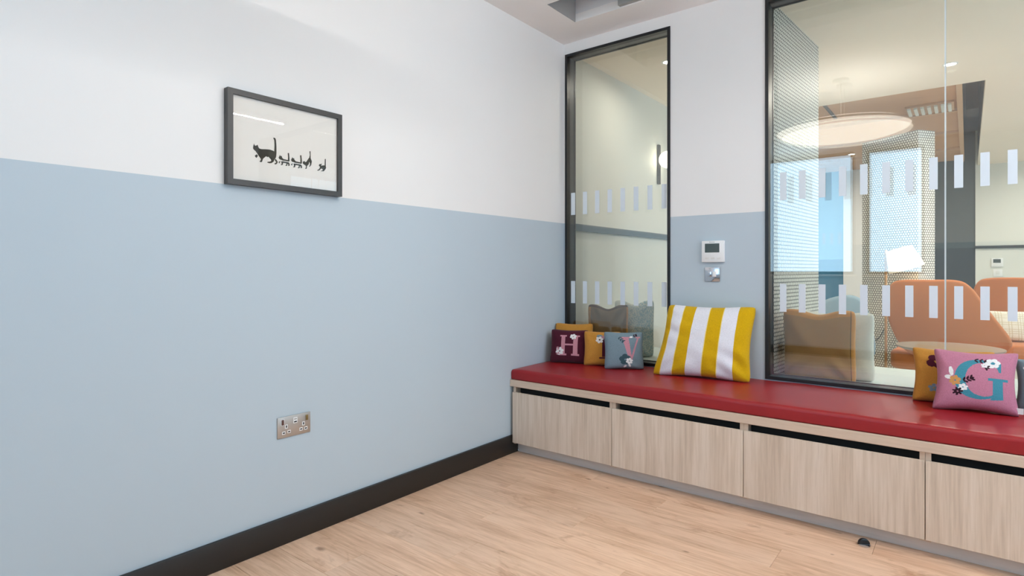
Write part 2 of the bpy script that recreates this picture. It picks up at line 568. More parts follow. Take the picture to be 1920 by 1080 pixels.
# glazed partition windows
def partition(name, x0, x1, joints, stripe_x):
    w = thing(name, ((x0 + x1) / 2, 0.05, SILL), kind='structure')
    f = 0.018
    def ring(nm, ya, yb, ff, mat):
        boxes(nm, [(x0, x0 + ff, ya, yb, SILL, HEAD), (x1 - ff, x1, ya, yb, SILL, HEAD),
                   (x0 + ff, x1 - ff, ya, yb, SILL, SILL + ff), (x0 + ff, x1 - ff, ya, yb, HEAD - ff, HEAD)], mat, w)
    ring('frame', -0.006, 0.030, f, M['black_metal'])
    ring('frame_liner', 0.0305, 0.0895, f - 0.003, M['liner'])
    ring('frame', 0.090, 0.106, f, M['black_metal'])
    cuts = [x0 + f] + joints + [x1 - f]
    for a, b in zip(cuts, cuts[1:]):
        ga = 0.0015 if a in joints else 0.0
        gb = 0.0015 if b in joints else 0.0
        box('pane', a + ga, b - gb, 0.010, 0.016, SILL + f, HEAD - f, M['glass'], w)
        box('pane', a + ga, b - gb, 0.092, 0.098, SILL + f, HEAD - f, M['glass'], w)
    for j in joints:
        box('pane_joint', j - 0.0022, j + 0.0022, 0.0085, 0.0175, SILL + f, HEAD - f, M['edge_glass'], w)
        box('pane_joint', j - 0.0022, j + 0.0022, 0.0905, 0.0995, SILL + f, HEAD - f, M['edge_glass'], w)
    bm = bmesh.new(); bm_box(bm, 0, 0.033, 0, 0.0008, 0, 0.152)
    me = bpy.data.meshes.new('film_stripe'); bmesh.ops.recalc_face_normals(bm, faces=bm.faces); bm.to_mesh(me); bm.free()
    me.materials.append(M['film'])
    for z in (0.895, 1.502):
        for x in stripe_x:
            o = bpy.data.objects.new('film_stripe', me)
            o.location = (x, 0.0088, z)
            COL.objects.link(o)
            attach(o, w)
    return w
partition('window_1', N0, N1, [], [0.054 + 0.0945 * k for k in range(8)])
partition('window_2', B0, B1, [2.118, 3.16], [1.398 + 0.0942 * k for k in range(29)])

# =================================================================== WINDOW BENCH
BY = -0.60
edges = [0.018, 0.700, 1.385, 2.071, 2.757, 3.443, 4.129, 4.58]
words = ['first low oak bench unit, beside the blue wall in the corner', 'second low oak bench unit from the blue wall',
         'third oak bench unit from the blue wall, behind the floor door stop', 'fourth oak bench unit from the blue wall, beneath the pink letter cushion',
         'fifth oak bench unit from the blue wall, past the pink cushion', 'sixth oak bench unit from the blue wall', 'narrow last oak bench unit, farthest from the blue wall']
box_z0, box_z1 = 0.060, 0.4105
for i, (a, b) in enumerate(zip(edges, edges[1:])):
    c = thing('bench_cabinet', ((a + b) / 2, -0.3, 0), words[i], 'cabinet', 'oak storage units under the red seat')
    t = 0.018
    box('side_panel', a, a + t, BY + 0.012, -0.02, box_z0, box_z1, M['oak_edge'], c)
    box('side_panel', b - t - 0.001, b - 0.001, BY + 0.012, -0.02, box_z0, box_z1, M['oak_edge'], c)
    box('bottom_panel', a + t, b - t - 0.001, BY + 0.032, -0.02, box_z0, box_z0 + t, M['dark_in'], c)
    box('back_panel', a + t, b - t - 0.001, -0.035, -0.0205, box_z0 + t, box_z1, M['dark_in'], c)
    box('top_rail', a + t, b - t - 0.001, BY + 0.03, BY + 0.12, box_z1 - 0.008, box_z1, M['oak_edge'], c)
    box('inner_board', a + t, b - t - 0.001, BY + 0.06, BY + 0.07, box_z0 + t, box_z1 - 0.008, M['dark_in'], c)
    box('door', a + 0.001, b - 0.002, BY + 0.0, BY + 0.0115, 0.068, 0.377, M['oak'], c, bevel=0.001, seg=1)
tag(box('plinth_board', 0.017, 4.58, -0.538, -0.520, 0.0, 0.0595, M['plinth']), 'long recessed grey plinth board along the floor under the bench', 'plinth')
tag(box('bench_top_board', 0.001, 4.58, BY - 0.002, -0.007, 0.411, 0.4515, M['oak_edge'], bevel=0.0015, seg=1), 'long pale oak board under the red seat pad', 'bench top')
def seat_pad():
    bm = bmesh.new()
    x0, x1, y0, y1, z0, z1, r = 0.003, 4.57, BY + 0.004, -0.008, 0.452, 0.517, 0.020
    prof = [(y1, z0), (y0 + 0.006, z0), (y0, z0 + 0.006)]
    for k in range(7):
        a = PI - k * PI / 12
        prof.append((y0 + r + r * math.cos(a), z1 - r + r * math.sin(a)))
    for k in range(1, 10):
        yy = y0 + r + (y1 - y0 - r) * k / 10
        prof.append((yy, z1 + 0.002 * math.sin(PI * k / 10)))
    prof.append((y1, z1))
    nx = 90
    rings = []
    for i in range(nx + 1):
        x = x0 + (x1 - x0) * i / nx
        sq = 0.006 if i in (0, nx) else 0.0
        ring = []
        for (yy, zz) in prof:
            wob = 0.0010 * math.sin(9.1 * x + 3 * yy) + 0.0008 * math.sin(21.7 * x)
            up = (zz - z0) / (z1 - z0)
            ring.append(bm.verts.new((x, yy + (sq if yy < -0.3 else 0), zz + (wob - sq) * up)))
        rings.append(ring)
    m = len(prof)
    for A, B in zip(rings, rings[1:]):
        for k in range(m):
            bm.faces.new((A[k], A[(k + 1) % m], B[(k + 1) % m], B[k]))
    bm.faces.new(rings[0]); bm.faces.new(rings[-1])
    return from_bm('seat_pad', bm, M['red'], None, smooth=True)
tag(seat_pad(), 'long red vinyl seat pad on top of the oak bench', 'seat pad')

# =================================================================== PILLOWS
def rect(u0, u1, v0, v1):
    return lambda U, V: (U > u0) & (U < u1) & (V > v0) & (V < v1)
def ell(cu, cv, ru, rv, ang=0.0):
    c, s = math.cos(ang), math.sin(ang)
    return lambda U, V: (((U - cu) * c + (V - cv) * s) / ru) ** 2 + ((-(U - cu) * s + (V - cv) * c) / rv) ** 2 < 1
def poly(pts):
    def f(U, V):
        ins = np.zeros(U.shape, bool)
        n = len(pts)
        for i in range(n):
            (x1, y1), (x2, y2) = pts[i], pts[(i + 1) % n]
            cond = (y1 > V) != (y2 > V)
            xi = (x2 - x1) * (V - y1) / (y2 - y1 + 1e-12) + x1
            ins ^= cond & (U < xi)
        return ins
    return f
def flower(cu, cv, r, n=6, a0=0.3, fat=0.36):
    out = []
    for k in range(n):
        a = a0 + 2 * PI * k / n
        out.append(ell(cu + 0.6 * r * math.cos(a), cv + 0.6 * r * math.sin(a), 0.45 * r, fat * r, a))
    return out
def sprig(cu, cv, ang, L, n=3, s=0.07):
    out = []
    c, si = math.cos(ang), math.sin(ang)
    for k in range(n):
        for sd in (-1, 1):
            d = L * (k + 0.6) / n
            a = ang + sd * 0.8
            out.append(ell(cu + d * c + s * math.cos(a), cv + d * si + s * math.sin(a), s, s * 0.45, a))
    out.append(ell(cu + L * c, cv + L * si, s, s * 0.45, ang))
    return out

def pillow_mesh(name, w, h, t, N=110, pinch=0.09, wrinkle=0.0, seed=0, puff=0.30, shear=0.0, taper=0.0, dent=0.0):
    """Upright pillow: width along x, height along z (0..h), front faces -y."""
    g = np.linspace(-1, 1, N + 1)
    U, V = np.meshgrid(g, g, indexing='ij')
    X = 0.5 * w * U * (1 - pinch * (1 - V ** 2) * np.abs(U) ** 1.5)
    Z = 0.5 * h * V * (1 - pinch * (1 - U ** 2) * np.abs(V) ** 1.5)
    rc = 1 - 0.075 * (np.abs(U) ** 6) * (np.abs(V) ** 6)
    X, Z = X * rc, Z * rc
    X = X * (1 - taper * V) + shear * Z
    th = 0.5 * t * (np.clip((1 - U ** 2), 0, 1) * np.clip((1 - V ** 2), 0, 1)) ** puff
    th = th * (1 - 0.18 * (U ** 2 + V ** 2) / 2) + 0.008 * (1 - np.maximum(np.abs(U), np.abs(V)) ** 12)
    if dent:
        th = th * (1 - dent * np.exp(-((U / 0.35) ** 2)) * np.clip(V, 0, 1))
        Z = Z - dent * 0.35 * h * np.exp(-((U / 0.4) ** 2)) * np.clip(V, 0, 1) ** 2
    r = np.random.default_rng(seed)
    wr = np.zeros_like(U)
    if wrinkle:
        for k in range(7):
            ang = r.uniform(0, PI); fr = r.uniform(3, 8); ph = r.uniform(0, 6)
            cx, cy = r.choice([-1, 1]) * r.uniform(0.4, 0.9), r.choice([-1, 1]) * r.uniform(0.4, 0.9)
            env = np.exp(-((U - cx) ** 2 + (V - cy) ** 2) / 0.35)
            a2 = math.atan2(cy, cx) + PI / 2 + r.uniform(-0.3, 0.3)
            wr += env * np.sin(fr * 2 * (U * math.cos(a2) + V * math.sin(a2)) + ph)
        wr *= wrinkle * (1 - np.maximum(np.abs(U), np.abs(V)) ** 6)
    verts, faces = [], []
    n1 = N + 1
    fr = np.stack([X, -(th + wr), Z + h / 2], -1).reshape(-1, 3)
    bk = np.stack([X, th - wr * 0.5, Z + h / 2], -1).reshape(-1, 3)
    idx = np.arange(n1 * n1).reshape(n1, n1)
    rim = np.zeros((n1, n1), bool); rim[0, :] = rim[-1, :] = rim[:, 0] = rim[:, -1] = True
    bidx = idx.copy(); cnt = n1 * n1
    inner = ~rim
    bidx[inner] = cnt + np.arange(inner.sum())
    verts = np.concatenate([fr, bk.reshape(n1, n1, 3)[inner]])
    q = np.stack([idx[:-1, :-1], idx[1:, :-1], idx[1:, 1:], idx[:-1, 1:]], -1).reshape(-1, 4)
    qb = np.stack([bidx[:-1, :-1], bidx[:-1, 1:], bidx[1:, 1:], bidx[1:, :-1]], -1).reshape(-1, 4)
    me = bpy.data.meshes.new(name)
    me.from_pydata(verts.tolist(), [], np.concatenate([q, qb]).tolist())
    me.shade_smooth()
    c = (g[:-1] + g[1:]) / 2
    FU, FV = np.meshgrid(c, c, indexing='ij')
    return me, FU.reshape(-1), FV.reshape(-1)

def pillow(name, w, h, t, loc, yaw, lean, rest_z, ground, paints=(), back=None, label=None, cat='cushion', group=None, mat=None, roll=0.0, **kw):
    """loc = (x, y) of the middle of the resting edge; it sits on rest_z."""
    me, FU, FV = pillow_mesh(name, w, h, t, **kw)
    nf = len(FU)
    colr = np.empty((2 * nf, 4), np.float32)
    colr[:nf] = ground
    colr[nf:] = back or ground
    for c, fs in paints:
        for fn in (fs if isinstance(fs, list) else [fs]):
            colr[:nf][fn(FU, FV)] = c
    at = me.attributes.new('print', 'FLOAT_COLOR', 'FACE')
    at.data.foreach_set('color', colr.reshape(-1))
    me.materials.append(mat or M['print'])
    o = bpy.data.objects.new(name, me)
    COL.objects.link(o)
    R = Matrix.Rotation(yaw, 4, 'Z') @ Matrix.Rotation(-lean, 4, 'X') @ Matrix.Rotation(roll, 4, 'Y')
    co = np.empty(len(me.vertices) * 3, np.float32)
    me.vertices.foreach_get('co', co)
    co = co.reshape(-1, 3)
    zmin = (co @ np.array(R.to_3x3()).T)[:, 2].min()
    o.matrix_world = Matrix.Translation((loc[0], loc[1], rest_z - zmin)) @ R
    return tag(o, label, cat, group)

SEAT = 0.5165
PINK, TEAL, BURG = lin(190, 124, 146), lin(66, 138, 156), lin(76, 22, 40)
MUST, SLATE, WHT, ROSE = lin(196, 138, 58), lin(122, 142, 152), lin(238, 236, 234), lin(200, 140, 152)
DARK, GOLD, ORNG, GRN = lin(48, 20, 32), lin(206, 170, 74), lin(206, 150, 88), lin(60, 84, 92)
deg = math.radians

# letter G
def ring_arc(cu, cv, ro, ri, a0, a1):
    def f(U, V):
        o_ = ((U - cu) / ro[0]) ** 2 + ((V - cv) / ro[1]) ** 2 < 1
        i_ = ((U - cu - 0.10) / ri[0]) ** 2 + ((V - cv) / ri[1]) ** 2 > 1
        an = np.mod(np.arctan2((V - cv) / ro[1], (U - cu) / ro[0]), 2 * PI)
        return o_ & i_ & (an > a0) & (an < a1)
    return f
G = [ring_arc(0.05, -0.02, (0.56, 0.64), (0.40, 0.53), deg(38), deg(318)),
     poly([(0.36, 0.0), (0.60, 0.0), (0.60, -0.60), (0.30, -0.66), (0.36, -0.45)]),
     rect(0.24, 0.74, -0.05, 0.03), poly([(0.40, 0.50), (0.56, 0.52), (0.56, 0.22), (0.50, 0.22)])]
g_pillow = thing('letter_cushion', (2.22, -0.225, SEAT), 'pink cushion with a teal letter G and flowers, at the wide window', 'cushion', 'small letter cushions on the red seat')
gp = pillow('cover', 0.308, 0.286, 0.11, (2.230, -0.240), deg(6), deg(22), SEAT, PINK,
            [(TEAL, G), (DARK, sprig(-0.10, 0.60, -0.1, 0.30, 3, 0.055)), (WHT, flower(0.36, 0.52, 0.17, 6, 0.2, 0.42)), (TEAL, ell(0.36, 0.52, 0.05, 0.05)),
             (DARK, sprig(0.12, 0.40, -0.4, 0.12, 1, 0.06)), (WHT, flower(0.17, 0.42, 0.08, 5)),
             (WHT, [ell(-0.60, 0.18, 0.06, 0.15, 0.15), ell(-0.68, 0.0, 0.10, 0.06, -0.2)]),
             (ORNG, flower(-0.50, -0.10, 0.15, 6)), (DARK, sprig(-0.34, -0.12, 0.45, 0.26, 3, 0.06)),
             (WHT, flower(-0.30, -0.30, 0.11, 6)), (DARK, flower(-0.42, -0.44, 0.13, 7, 0.1, 0.24))], pinch=0.16, shear=0.05, N=130, seed=3, wrinkle=0.0015)
for k in ('label', 'category', 'group'):
    if k in gp: del gp[k]
_mw = gp.matrix_world.copy(); gp.parent = g_pillow; gp.matrix_parent_inverse = Matrix.Translation(g_pillow.location).inverted(); gp.matrix_basis = _mw
WORLD_BUILT.add(g_pillow)
tg = box('care_tag', 2.354, 2.379, -0.236, -0.2345, 0.533, 0.557, M['tag'], g_pillow)

pillow('letter_cushion', 0.318, 0.262, 0.09, (2.148, -0.098), deg(2), deg(11), SEAT, MUST,
       [(ROSE, [rect(-0.20, 0.10, -0.55, 0.45), rect(-0.34, 0.3, -0.62, -0.52)]), (BURG, flower(-0.38, 0.48, 0.26, 4, 0.5, 0.5)), (GOLD, ell(-0.34, 0.46, 0.08, 0.05)),
        (SLATE, flower(-0.44, -0.46, 0.15, 5)), (ROSE, flower(-0.28, -0.40, 0.13, 5))],
       label='mustard cushion with a maroon flower, behind the pink letter G cushion', group='small letter cushions on the red seat', pinch=0.13, seed=5, wrinkle=0.0015)
pillow('letter_cushion', 0.30, 0.24, 0.10, (2.500, -0.110), deg(-3), deg(14), SEAT, SLATE,
       [(BURG, poly([(-0.82, 0.1), (-0.35, 0.75), (0.1, 0.1), (0.0, 0.1), (-0.38, 0.55), (-0.7, 0.1)])), (BURG, rect(-0.8, 0.2, 0.0, 0.06)), (WHT, flower(-0.62, 0.55, 0.2, 5)), (DARK, sprig(-0.85, -0.22, 0.0, 0.2, 2, 0.05)), (WHT, flower(-0.3, -0.4, 0.12, 5))],
       label='grey cushion with maroon lettering at the frame edge, behind the pink one', group='small letter cushions on the red seat', pinch=0.12, seed=6, wrinkle=0.0015)

# corner group
Hs = [rect(-0.42, -0.08, 0.52, 0.62), rect(-0.34, -0.14, -0.48, 0.6), rect(-0.44, -0.06, -0.56, -0.46),
      rect(0.20, 0.60, 0.52, 0.62), rect(0.28, 0.50, -0.48, 0.6), rect(0.18, 0.60, -0.56, -0.46), rect(-0.2, 0.32, 0.02, 0.11)]
pillow('letter_cushion', 0.258, 0.230, 0.085, (0.170, -0.205), deg(21), deg(13), SEAT, BURG,
       [(ROSE, Hs), (WHT, flower(0.26, 0.54, 0.17, 6)), (WHT, sprig(0.02, 0.58, 0.0, 0.16, 1, 0.04)), (WHT, flower(-0.42, -0.32, 0.22, 6)), (ROSE, sprig(-0.58, -0.02, -1.2, 0.2, 2, 0.05)), (ROSE, sprig(-0.66, -0.5, 0.3, 0.2, 2, 0.05))],
       label='maroon cushion with a pale pink letter H beside the blue wall', group='small letter cushions on the red seat', pinch=0.095, seed=8, wrinkle=0.0012)
pillow('letter_cushion', 0.268, 0.264, 0.08, (0.138, -0.100), deg(20), deg(10), SEAT, MUST, [],
       label='mustard cushion showing only its top edge above the maroon H cushion', group='small letter cushions on the red seat', pinch=0.095, seed=9, wrinkle=0.0012)
pillow('letter_cushion', 0.243, 0.230, 0.085, (0.395, -0.165), deg(26), deg(12), SEAT, MUST,
       [(BURG, [rect(0.02, 0.30, -0.5, 0.5), rect(-0.12, 0.44, -0.60, -0.5), rect(-0.12, 0.44, 0.5, 0.6)]), (SLATE, ell(-0.12, 0.68, 0.16, 0.10)), (ROSE, ell(0.06, 0.62, 0.1, 0.09)), (WHT, flower(-0.12, 0.46, 0.2, 6)), (DARK, ell(-0.12, 0.46, 0.05, 0.04))],
       label='mustard cushion with a maroon letter stem, between the H cushion and the grey one', group='small letter cushions on the red seat', pinch=0.095, seed=10, wrinkle=0.0012)
Vs = [poly([(-0.12, 0.66), (0.20, 0.66), (0.36, -0.52), (0.22, -0.56)]), poly([(0.66, 0.66), (0.74, 0.66), (0.36, -0.52), (0.28, -0.46)]), rect(-0.22, 0.30, 0.62, 0.70), rect(0.54, 0.82, 0.62, 0.70)]
pillow('letter_cushion', 0.250, 0.240, 0.085, (0.560, -0.185), deg(34), deg(13), SEAT, SLATE,
       [(ROSE, Vs), (GRN, sprig(-0.30, 0.72, -0.85, 0.36, 3, 0.07)), (DARK, sprig(0.40, 0.72, 0.3, 0.2, 2, 0.06)), (WHT, ell(0.34, 0.68, 0.08, 0.05)), (GRN, flower(0.02, -0.50, 0.28, 5, 0.4, 0.5)), (WHT, flower(0.22, -0.58, 0.17, 6)), (WHT, [ell(0.24, -0.82, 0.05, 0.1, 0.3), ell(0.02, -0.88, 0.08, 0.05, 0.7)])],
       label='slate grey cushion with a pink letter and dark flower, in the corner group', group='small letter cushions on the red seat', pinch=0.095, seed=11, wrinkle=0.0012)
YEL, YW, YC = lin(214, 170, 8), lin(233, 232, 238), lin(244, 226, 160)
bd = [-0.80, -0.55, -0.27, 0.03, 0.34, 0.64]
st = []
for a, b in ((bd[0], bd[1]), (bd[2], bd[3]), (bd[4], bd[5])):
    st += [(YC, rect(a - 0.012, b + 0.012, -2, 2)), (YW, rect(a, b, -2, 2))]
pillow('striped_cushion', 0.530, 0.442, 0.15, (1.049, -0.195), deg(9), deg(17), SEAT, YEL, st, back=YEL, shear=0.10, taper=0.05, puff=0.38,
       label='large yellow and white striped cushion against the blue wall pier', pinch=0.11, wrinkle=0.006, seed=13, N=130)

# =================================================================== PICTURE
CATS = [[[(-2224.5,1615.0),(-2220.7,1606.5),(-2215.0,1608.4),(-2209.9,1613.0),(-2207.4,1605.0),(-2203.5,1599.2),(-2194.9,1597.9),(-2179.3,1600.1),(-2159.7,1601.8),(-2145.8,1599.4),(-2141.3,1597.2),(-2140.1,1624.0),(-2141.3,1642.7),(-2145.8,1651.4),(-2140.7,1652.7),(-2135.7,1650.3),(-2133.3,1642.2),(-2131.7,1619.7),(-2131.3,1595.1),(-2132.7,1577.7),(-2135.7,1569.7),(-2140.7,1564.2),(-2142.8,1557.2),(-2151.7,1549.3),(-2161.7,1546.9),(-2170.5,1548.4),(-2169.5,1551.4),(-2159.7,1553.8),(-2153.7,1557.5),(-2154.7,1563.0),(-2159.7,1567.0),(-2165.6,1572.6),(-2170.5,1570.0),(-2175.4,1573.0),(-2179.3,1568.6),(-2186.2,1562.9),(-2189.1,1557.8),(-2192.0,1548.1),(-2196.8,1545.9),(-2203.0,1548.3),(-2197.8,1552.8),(-2196.8,1558.5),(-2200.7,1563.5),(-2207.4,1571.7),(-2213.1,1580.1),(-2218.8,1586.5),(-2227.4,1592.5),(-2228.3,1597.8),(-2227.0,1605.4)],[(-2221.7,1567.6),(-2216.9,1572.1),(-2213.1,1574.5),(-2208.7,1569.6),(-2211.2,1564.6),(-2215.0,1559.8),(-2219.8,1564.2)],[(-2139.7,1565.3),(-2133.7,1568.1),(-2129.7,1563.0),(-2126.0,1556.9),(-2129.7,1549.7),(-2134.7,1546.1),(-2140.7,1547.1),(-2139.7,1550.1),(-2134.7,1551.8),(-2133.7,1556.7),(-2137.7,1560.8)]],[[(-2122.6,1574.5),(-2116.5,1587.9),(-2113.8,1582.6),(-2108.9,1584.9),(-2107.3,1577.8),(-2101.1,1572.7),(-2090.8,1572.3),(-2082.0,1571.7),(-2081.4,1583.8),(-2082.9,1600.0),(-2077.2,1601.8),(-2075.1,1584.7),(-2074.5,1569.3),(-2077.2,1566.0),(-2092.9,1566.6),(-2105.2,1566.3),(-2112.4,1568.5),(-2117.5,1568.6)],[(-2111.4,1562.9),(-2094.9,1563.4),(-2079.3,1563.2),(-2075.1,1559.5),(-2073.7,1551.0),(-2078.3,1547.5),(-2081.4,1549.9),(-2079.3,1554.1),(-2084.5,1555.3),(-2084.5,1548.5),(-2090.8,1546.1),(-2093.3,1548.2),(-2089.1,1550.8),(-2088.7,1557.6),(-2103.2,1557.4),(-2103.2,1553.5),(-2105.2,1548.4),(-2111.4,1546.2),(-2113.4,1548.6),(-2109.3,1551.7),(-2110.4,1556.3)],[(-2122.6,1557.4),(-2116.5,1563.1),(-2114.4,1560.5),(-2117.5,1557.2),(-2116.5,1553.5),(-2120.6,1553.9)]],[[(-2068.4,1573.5),(-2062.1,1587.1),(-2059.3,1581.7),(-2054.3,1584.1),(-2052.6,1576.9),(-2046.2,1571.6),(-2035.4,1571.2),(-2026.4,1570.6),(-2025.7,1582.9),(-2027.2,1599.4),(-2021.4,1601.3),(-2019.2,1583.9),(-2018.6,1568.2),(-2021.4,1564.8),(-2037.6,1565.4),(-2050.4,1565.1),(-2057.9,1567.3),(-2063.2,1567.5)],[(-2056.8,1561.6),(-2039.7,1562.2),(-2023.6,1562.0),(-2019.2,1558.2),(-2017.7,1549.6),(-2022.5,1546.0),(-2025.7,1548.5),(-2023.6,1552.7),(-2029.0,1553.9),(-2029.0,1547.0),(-2035.4,1544.5),(-2038.0,1546.7),(-2033.7,1549.3),(-2033.3,1556.2),(-2048.3,1556.0),(-2048.3,1552.1),(-2050.4,1546.9),(-2056.8,1544.7),(-2058.9,1547.1),(-2054.7,1550.2),(-2055.7,1555.0)],[(-2068.4,1556.1),(-2062.1,1561.8),(-2060.0,1559.2),(-2063.2,1555.9),(-2062.1,1552.1),(-2066.3,1552.5)]],[[(-2015.3,1568.3),(-2013.1,1578.5),(-2010.3,1575.9),(-2005.0,1579.7),(-2003.7,1573.9),(-1996.7,1579.0),(-1990.0,1589.9),(-1984.5,1596.7),(-1983.4,1602.9),(-1981.6,1607.2),(-1983.8,1622.8),(-1978.9,1625.6),(-1977.8,1607.8),(-1977.8,1595.8),(-1972.2,1582.6),(-1974.4,1572.3),(-1975.6,1566.1),(-1982.2,1558.1),(-1985.6,1560.7),(-1981.6,1565.2),(-1981.1,1573.3),(-1985.6,1578.6),(-1986.7,1568.5),(-1992.2,1562.7),(-1995.6,1557.3),(-1995.6,1549.3),(-2001.1,1546.2),(-2004.4,1548.5),(-2000.0,1552.7),(-2001.1,1560.4),(-2009.8,1564.1)]],[[(-1939.3,1570.3),(-1934.8,1577.0),(-1929.0,1576.8),(-1924.4,1581.6),(-1925.6,1574.3),(-1927.9,1569.9),(-1919.8,1573.1),(-1910.5,1574.4),(-1909.3,1602.2),(-1904.6,1602.9),(-1904.6,1573.2),(-1903.0,1564.2),(-1907.0,1557.5),(-1914.0,1548.4),(-1926.7,1546.7),(-1929.0,1548.8),(-1920.9,1550.5),(-1919.8,1556.8),(-1927.9,1558.7),(-1931.3,1554.2),(-1935.9,1549.5),(-1945.1,1546.6),(-1946.9,1549.0),(-1938.2,1554.2),(-1933.6,1562.0),(-1933.6,1565.0)]]]
pic = thing('picture', (0, -2.081, 1.446), 'black framed print of a walking cat with four kittens on the wall', 'picture')
py0, py1, pz0, pz1, ft = -2.331, -1.829, 1.446, 1.808, 0.0205
boxes('frame', [(0.001, 0.031, py0, py0 + ft, pz0, pz1), (0.001, 0.031, py1 - ft, py1, pz0, pz1),
                (0.001, 0.031, py0 + ft, py1 - ft, pz0, pz0 + ft), (0.001, 0.031, py0 + ft, py1 - ft, pz1 - ft, pz1)], M['frame_black'], pic)
sheet = box('sheet', 0.004, 0.019, py0 + ft, py1 - ft, pz0 + ft, pz1 - ft, M['paper'], pic)
box('picture_glass', 0.0225, 0.0245, py0 + ft, py1 - ft, pz0 + ft, pz1 - ft, M['picture_glass'], pic)
for ci, parts in enumerate(CATS):
    vs, fs = [], []
    for pts in parts:
        base = len(vs)
        vs += [(0.0196, y / 1000, z / 1000) for y, z in pts]
        for t3 in tessellate_polygon([[Vector((y, z, 0)) for y, z in pts]]):
            (y1, z1), (y2, z2), (y3, z3) = (pts[i] for i in t3)
            ccw = (y2 - y1) * (z3 - z1) - (y3 - y1) * (z2 - z1) > 0
            fs.append([base + i for i in (t3 if ccw else t3[::-1])])
    me = bpy.data.meshes.new('cat_print')
    me.from_pydata(vs, [], fs)
    o = from_me('cat_print', me, M['ink'], sheet)
    o['label'] = 'black printed walking cat with raised tail' if ci == 0 else 'small black printed kitten with raised tail'

# =================================================================== SOCKET, CONTROLS, DOOR STOP
s = thing('double_socket', (0, -2.0445, 0.433), 'bronze double power socket with white inserts low on blue wall', 'socket')
sy0, sy1, sz0, sz1 = -2.119, -1.970, 0.433, 0.519
box('plate', 0.0002, 0.0055, sy0, sy1, sz0, sz1, M['brass'], s, bevel=0.0015)
def fr(u): return sy0 + u * (sy1 - sy0)
def fz(v): return sz1 - v * (sz1 - sz0)
def insert(nm, u0, u1, v0, v1, mat, slot, vertical):
    o = box(nm, 0.0052, 0.0066, fr(u0), fr(u1), fz(v1), fz(v0), mat, s)
    cy, cz = (fr(u0) + fr(u1)) / 2, (fz(v0) + fz(v1)) / 2
    hw, hh = ((fr(u1) - fr(u0)) * (0.2 if vertical else 0.30), (fz(v0) - fz(v1)) * (0.30 if vertical else 0.20))
    box('slot', 0.0062, 0.0070, cy - hw, cy + hw, cz - hh, cz + hh, slot, o)
insert('earth_pin_insert', .216, .297, .38, .57, M['white_plastic'], M['black'], True)
insert('earth_pin_insert', .737, .818, .41, .60, M['white_plastic'], M['black'], True)
for u0, u1, v0, v1 in ((.13, .23, .69, .83), (.29, .385, .67, .81), (.655, .75, .68, .83), (.80, .90, .69, .83)):
    insert('pin_insert', u0, u1, v0, v1, M['white_plastic'], M['black'], False)
for u0, u1, mt in ((.095, .196, M['rocker']), (.83, .93, M['brass_rocker'])):
    o = box('switch_surround', 0.0052, 0.0066, fr(u0), fr(u1), fz(.39), fz(.10), M['white_plastic'] if mt is M['rocker'] else M['brass'], s)
    box('rocker', 0.0062, 0.0095, fr(u0) + 0.0025, fr(u1) - 0.0025, fz(.37), fz(.12), mt, o, bevel=0.001)
o = box('usb_module', 0.0052, 0.0068, fr(.466), fr(.588), fz(.40), fz(.12), M['white_plastic'], s)
for v in (.20, .33):
    box('usb_port', 0.0064, 0.0072, fr(.485), fr(.569), fz(v + .03), fz(v - .03), M['black'] if v > .3 else M['grey_metal'], o)

def control_panel(x0, y, z0, label, scale=1.0, wdt=0.130, hgt=0.124):
    c = thing('thermostat', (x0 + wdt / 2, y, z0), label, 'thermostat')
    b = box('body', x0, x0 + wdt, y - 0.020, y - 0.0002, z0, z0 + hgt, M['white_plastic'], c, bevel=0.003)
    scr = box('screen', x0 + 0.020, x0 + 0.104, y - 0.0212, y - 0.0195, z0 + 0.056, z0 + 0.108, M['lcd'], c, bevel=0.0006, seg=1)
    for k in range(3):
        box('button', x0 + 0.022 + 0.034 * k, x0 + 0.042 + 0.034 * k, y - 0.0212, y - 0.0195, z0 + 0.018, z0 + 0.028, M['tag'], c, bevel=0.0006, seg=1)
    for k in range(5):
        box('logo_mark', x0 + 0.047 + 0.0062 * k, x0 + 0.051 + 0.0062 * k, y - 0.0203, y - 0.0199, z0 + 0.1135, z0 + 0.1175 + (0.0015 if k == 0 else 0), M['grey_print'], c)
    return c
control_panel(0.976, 0.0, 1.168, 'white wall thermostat with grey screen on the blue pier')
sw = thing('light_switch', (1.034, 0, 1.055), 'polished chrome wall switch directly under the white thermostat', 'switch')
box('plate', 0.990, 1.077, -0.006, -0.0002, 1.055, 1.139, M['chrome'], sw, bevel=0.0012)
for x in (1.009, 1.036):
    box('rocker', x, x + 0.021, -0.0095, -0.0055, 1.083, 1.114, M['white_plastic'] if x > 1.02 else M['chrome'], sw, bevel=0.001)

ds = thing('door_stop', (1.869, -0.628, 0), 'small black half-dome door stop on the oak floor', 'door stop', world=False, rot=(0, 0, deg(35)))
lathe('base_ring', [(0, 0), (0.024, 0), (0.024, 0.004), (0.021, 0.006), (0, 0.006)], M['chrome'], ds)
bm = bmesh.new()
rings = []
for i in range(9):
    ph = PI / 2 * i / 8
    rings.append([bm.verts.new((0.022 * math.cos(ph) * math.cos(a), 0.022 * math.cos(ph) * max(math.sin(a), -0.25), 0.0062 + 0.021 * math.sin(ph))) for a in [2 * PI * k / 24 for k in range(24)]])
for A, B in zip(rings, rings[1:]):
    for k in range(24):
        bm.faces.new((A[k], A[(k + 1) % 24], B[(k + 1) % 24], B[k]))
bm.faces.new(rings[0])
from_bm('dome', bm, M['rubber'], ds, smooth=True)

